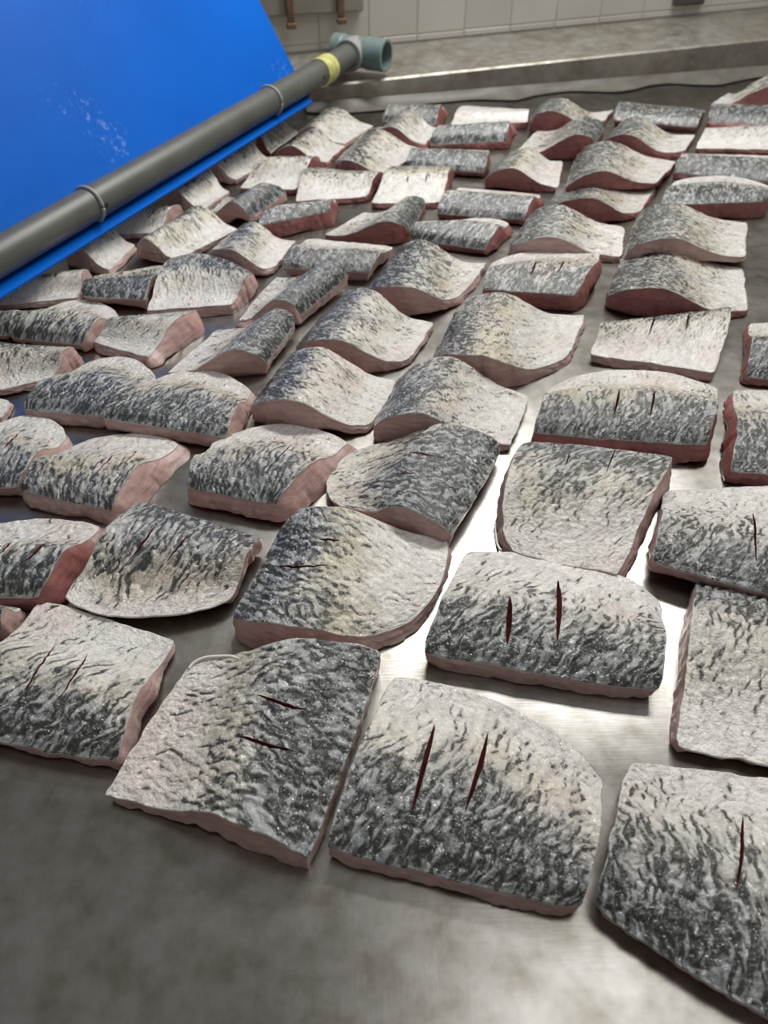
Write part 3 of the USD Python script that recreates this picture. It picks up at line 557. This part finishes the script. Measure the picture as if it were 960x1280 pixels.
    rim = np.minimum.reduce([U * Lu, (1 - U) * Lu, V * Lv, (1 - V) * Lv])
    mark = fld - 0.20 + 0.62 * back - 0.25 * (1 - sstep(rim, 0.0, 0.0018)) - 0.12 * (1 - back) ** 5
    # base colour from back to belly
    bf = 1 - sstep(vv + 0.12 * (mid_ - 0.5), 0.0, 0.62)
    cream = np.exp(-((vv - 0.50) / 0.22) ** 2) * (0.55 + 1.2 * (ns(40, 8) - 0.5)) * F['warm'] * 2
    white, yell, grey = np.array([0.80, 0.78, 0.745]), np.array([0.66, 0.61, 0.46]), np.array([0.345, 0.385, 0.405])
    col = white + (yell - white) * np.clip(cream, 0, 1)[..., None]
    col = col + (grey - col) * (0.80 * bf)[..., None]
    pink = sstep(ns(24, 9), 0.56, 0.74)[..., None] * (0.30 * (1 - bf))[..., None]
    col = col * (1 - pink) + np.array([0.74, 0.56, 0.50]) * pink
    line = (1 - sstep(edge, 0.0, 0.14)) * sstep(vv, 0.35, 0.7)
    col = col * (1 - 0.22 * line[..., None]) + 0.22 * line[..., None] * np.array([0.88, 0.84, 0.80])
    col = col * (1 - 0.34 * sstep(mark, -0.05, 0.45) - 0.10 * (hv > 0.6) * (1 - line))[..., None] * (0.93 + 0.16 * (fine[..., None] - 0.5) + 0.16 * (mid_[..., None] - 0.5))
    # relief
    ridge = np.abs(an2 - 0.5) * 2
    relief = (0.00014 + 0.00034 * back) * (sstep(edge, 0, 0.7) - 0.5) * 2 / psc + 0.00060 / psc * (an2 - 0.5) * 2 + 0.00026 * (ns(420, 10) - 0.5) * 2 - 0.0002 * sstep(mark, 0.2, 0.7)
    relief = relief * sstep(rim, 0, 0.003) + 0.0022 * (ns(26, 11) - 0.5) + 0.0007 * (ns(75, 12) - 0.5)
    z = z + relief * np.where(rim < 1e-6, 0.6, 1) - dep
    # ragged cut edges
    wob = 0.0024 * (ns(90, 12) - 0.5) + 0.0042 * (ns(22, 13) - 0.5); wob2 = 0.0024 * (ns(90, 14) - 0.5) + 0.0042 * (ns(22, 15) - 0.5)
    ew = 1 - sstep(rim, 0.0, 0.010)
    P2 = P2 + np.dstack([wob, wob2]) * ew[..., None]
    P = np.dstack([P2, np.maximum(z, LIFT(U, V) + 0.0025)])
    # faces -----------------------------------------------------------------
    I = np.arange(nv * nu).reshape(nv, nu)
    quads = np.stack([I[:-1, :-1], I[:-1, 1:], I[1:, 1:], I[1:, :-1]], -1)
    slitmask = np.zeros(quads.shape[:2], int)
    for i in range(nu - 1):
        k = cs[i][1]
        if k is not None and cs[i + 1][1] == k:
            inside = (dep[:-1, i] + dep[:-1, i + 1] > 4e-4) & (dep[1:, i] + dep[1:, i + 1] > 4e-4)
            slitmask[inside, i] = k + 1
    # ring of the rim, with outward normals
    ring = np.concatenate([I[0, :], I[1:, -1], I[-1, -2::-1], I[-2:0:-1, 0]])
    side_id = np.concatenate([np.zeros(nu), np.ones(nv - 1), 2 * np.ones(nu - 1), 3 * np.ones(nv - 2)]).astype(int)
    R = P.reshape(-1, 3)[ring]; n = len(ring)
    tg = np.roll(R, -3, 0)[:, :2] - np.roll(R, 3, 0)[:, :2]; tg /= np.linalg.norm(tg, axis=1, keepdims=True) + 1e-12
    out = np.stack([tg[:, 1], -tg[:, 0]], 1); cen = R[:, :2].mean(0)
    if (out * (R[:, :2] - cen)).sum() < 0: out = -out; flip = True
    else: flip = False
    fl = np.array(F['flare'], float)[side_id] / 1000
    ker = np.hanning(max(5, n // 14) | 1); ker /= ker.sum(); pad = len(ker) // 2
    fl = np.convolve(np.concatenate([fl[-pad:], fl, fl[:pad]]), ker, 'valid')
    uR, vR = U.reshape(-1)[ring], V.reshape(-1)[ring]
    floor_z = LIFT(uR, vR) + 0.0004
    curl = meshkit.noise(np.column_stack([R[:, 0] * 26, R[:, 1] * 26, np.full(n, seed * 1.7)]), seed + 3)
    floor_z = floor_z + np.maximum(0, curl - 0.50) * 1.1 * np.maximum(0, R[:, 2] - floor_z - 0.003)     # cut edges curl off the steel here and there
    fl = fl + 0.0040 * (meshkit.noise(np.column_stack([R[:, 0] * 55, R[:, 1] * 55, np.full(n, seed * 2.3)]), seed + 4) - 0.5)
    # skin: grid plus a lip turned down at the rim
    lip = R.copy(); lip[:, 2] = np.maximum(lip[:, 2] - 0.0010, floor_z + 0.001); lip[:, :2] += out * 0.00003
    skv = np.vstack([P.reshape(-1, 3), lip]); o = nv * nu; k = np.arange(n); kn = (k + 1) % n
    q1 = quads[slitmask == 0]
    q2 = np.stack([ring[k], o + k, o + kn, ring[kn]], 1)
    up_ok = np.cross(P[0, 1] - P[0, 0], P[1, 0] - P[0, 0])[2] > 0
    if not up_ok: q1 = q1[:, ::-1]
    if flip == up_ok: pass
    # lip faces outward
    fn = np.cross(skv[q2[0, 1]] - skv[q2[0, 0]], skv[q2[0, 3]] - skv[q2[0, 0]])
    if (fn[:2] @ out[0]) < 0: q2 = q2[:, ::-1]
    f = np.vstack([q1, q2]); f = np.vstack([f[:, :3], f[:, [0, 2, 3]]])
    lipcol = np.tile([0.74, 0.66, 0.62], (n, 1))
    colv = np.vstack([col.reshape(-1, 3), lipcol]); mk = np.concatenate([mark.ravel(), np.zeros(n)])
    pat = np.column_stack([np.concatenate([s.ravel(), uR * Lu * psc]) + so[0] * 0.1, np.concatenate([t.ravel(), vR * Lv * psc]) + so[1] * 0.1, np.concatenate([np.zeros(o), np.full(n, 0.002)]) + so[2] * 0.1])
    cen3 = (*cen, float(LIFT(np.array(.5), np.array(.5))))
    th_ = thing('fish_fillet', F['label'], 'fish fillet', cen3, GROUP)
    part(th_, 'skin', (skv, f), M['skin'], smooth=True, primvars={'skin_color': np.clip(colv, 0, 1), 'marks': np.column_stack([mk, np.full(len(mk), float(np.interp(my, [150, 400, 700], [0.35, 0.6, 1.0]))), mk]), 'pattern': pat})
    # flesh: walls from the lip down to the table, and the underside
    K = 6; rings = []
    ph = np.stack([R[:, 0] * 240, R[:, 1] * 240], 1)
    for j in range(K + 1):
        h = j / K; zz = lip[:, 2] * (1 - h) + floor_z * h
        bulge = 0.0003 * math.sin(math.pi * h) + 0.0016 * (meshkit.noise(np.column_stack([ph, np.full(n, h * 3.0)]), seed) - 0.5) * (h > 0)
        xy = lip[:, :2] + out * (fl * h ** 0.85 + bulge - (0.0003 if j == 0 else 0))[:, None]
        rings.append(np.column_stack([xy, zz]))
    fv = np.vstack(rings + [[[*cen, cen3[2] + 0.0004]]]); ff = []
    for j in range(K):
        a_, b_ = j * n, (j + 1) * n
        ff.append(np.stack([a_ + k, b_ + k, b_ + kn, a_ + kn], 1))
    ff = np.vstack(ff)
    fn = np.cross(fv[ff[0, 1]] - fv[ff[0, 0]], fv[ff[0, 3]] - fv[ff[0, 0]])
    inv = (fn[:2] @ out[0]) < 0
    if inv: ff = ff[:, ::-1]
    capf = np.stack([K * n + k, np.full(n, (K + 1) * n), K * n + kn], 1)
    if inv: capf = capf[:, ::-1]
    ft = np.vstack([ff[:, :3], ff[:, [0, 2, 3]], capf])
    part(th_, 'flesh', (fv, ft), M['flesh_red' if F['red'] else 'flesh'], smooth=50)
    for j in range(len(slits)):
        q = quads[slitmask == j + 1]
        if not len(q): continue
        if not up_ok: q = q[:, ::-1]
        ids, inv_ = np.unique(q, return_inverse=True); q = inv_.reshape(q.shape)
        part(th_, 'slit', (P.reshape(-1, 3)[ids], np.vstack([q[:, :3], q[:, [0, 2, 3]]])), M['slit'], label='narrow knife slit showing red flesh')

    if F['thread']:
        pts = np.array([at(x, y, z_) for x, y, z_ in F['thread']]); k = np.linspace(0, len(pts) - 1, 24)
        pts = np.stack([PchipInterpolator(np.arange(len(pts)), pts[:, c])(k) for c in range(3)], 1)
        part(th_, 'membrane_thread', tube(pts, 0.0009, 7), M['membrane'], smooth=True, label='loose pale thread of membrane')
for i_, F in enumerate(FISH): build(F, 100 + i_)
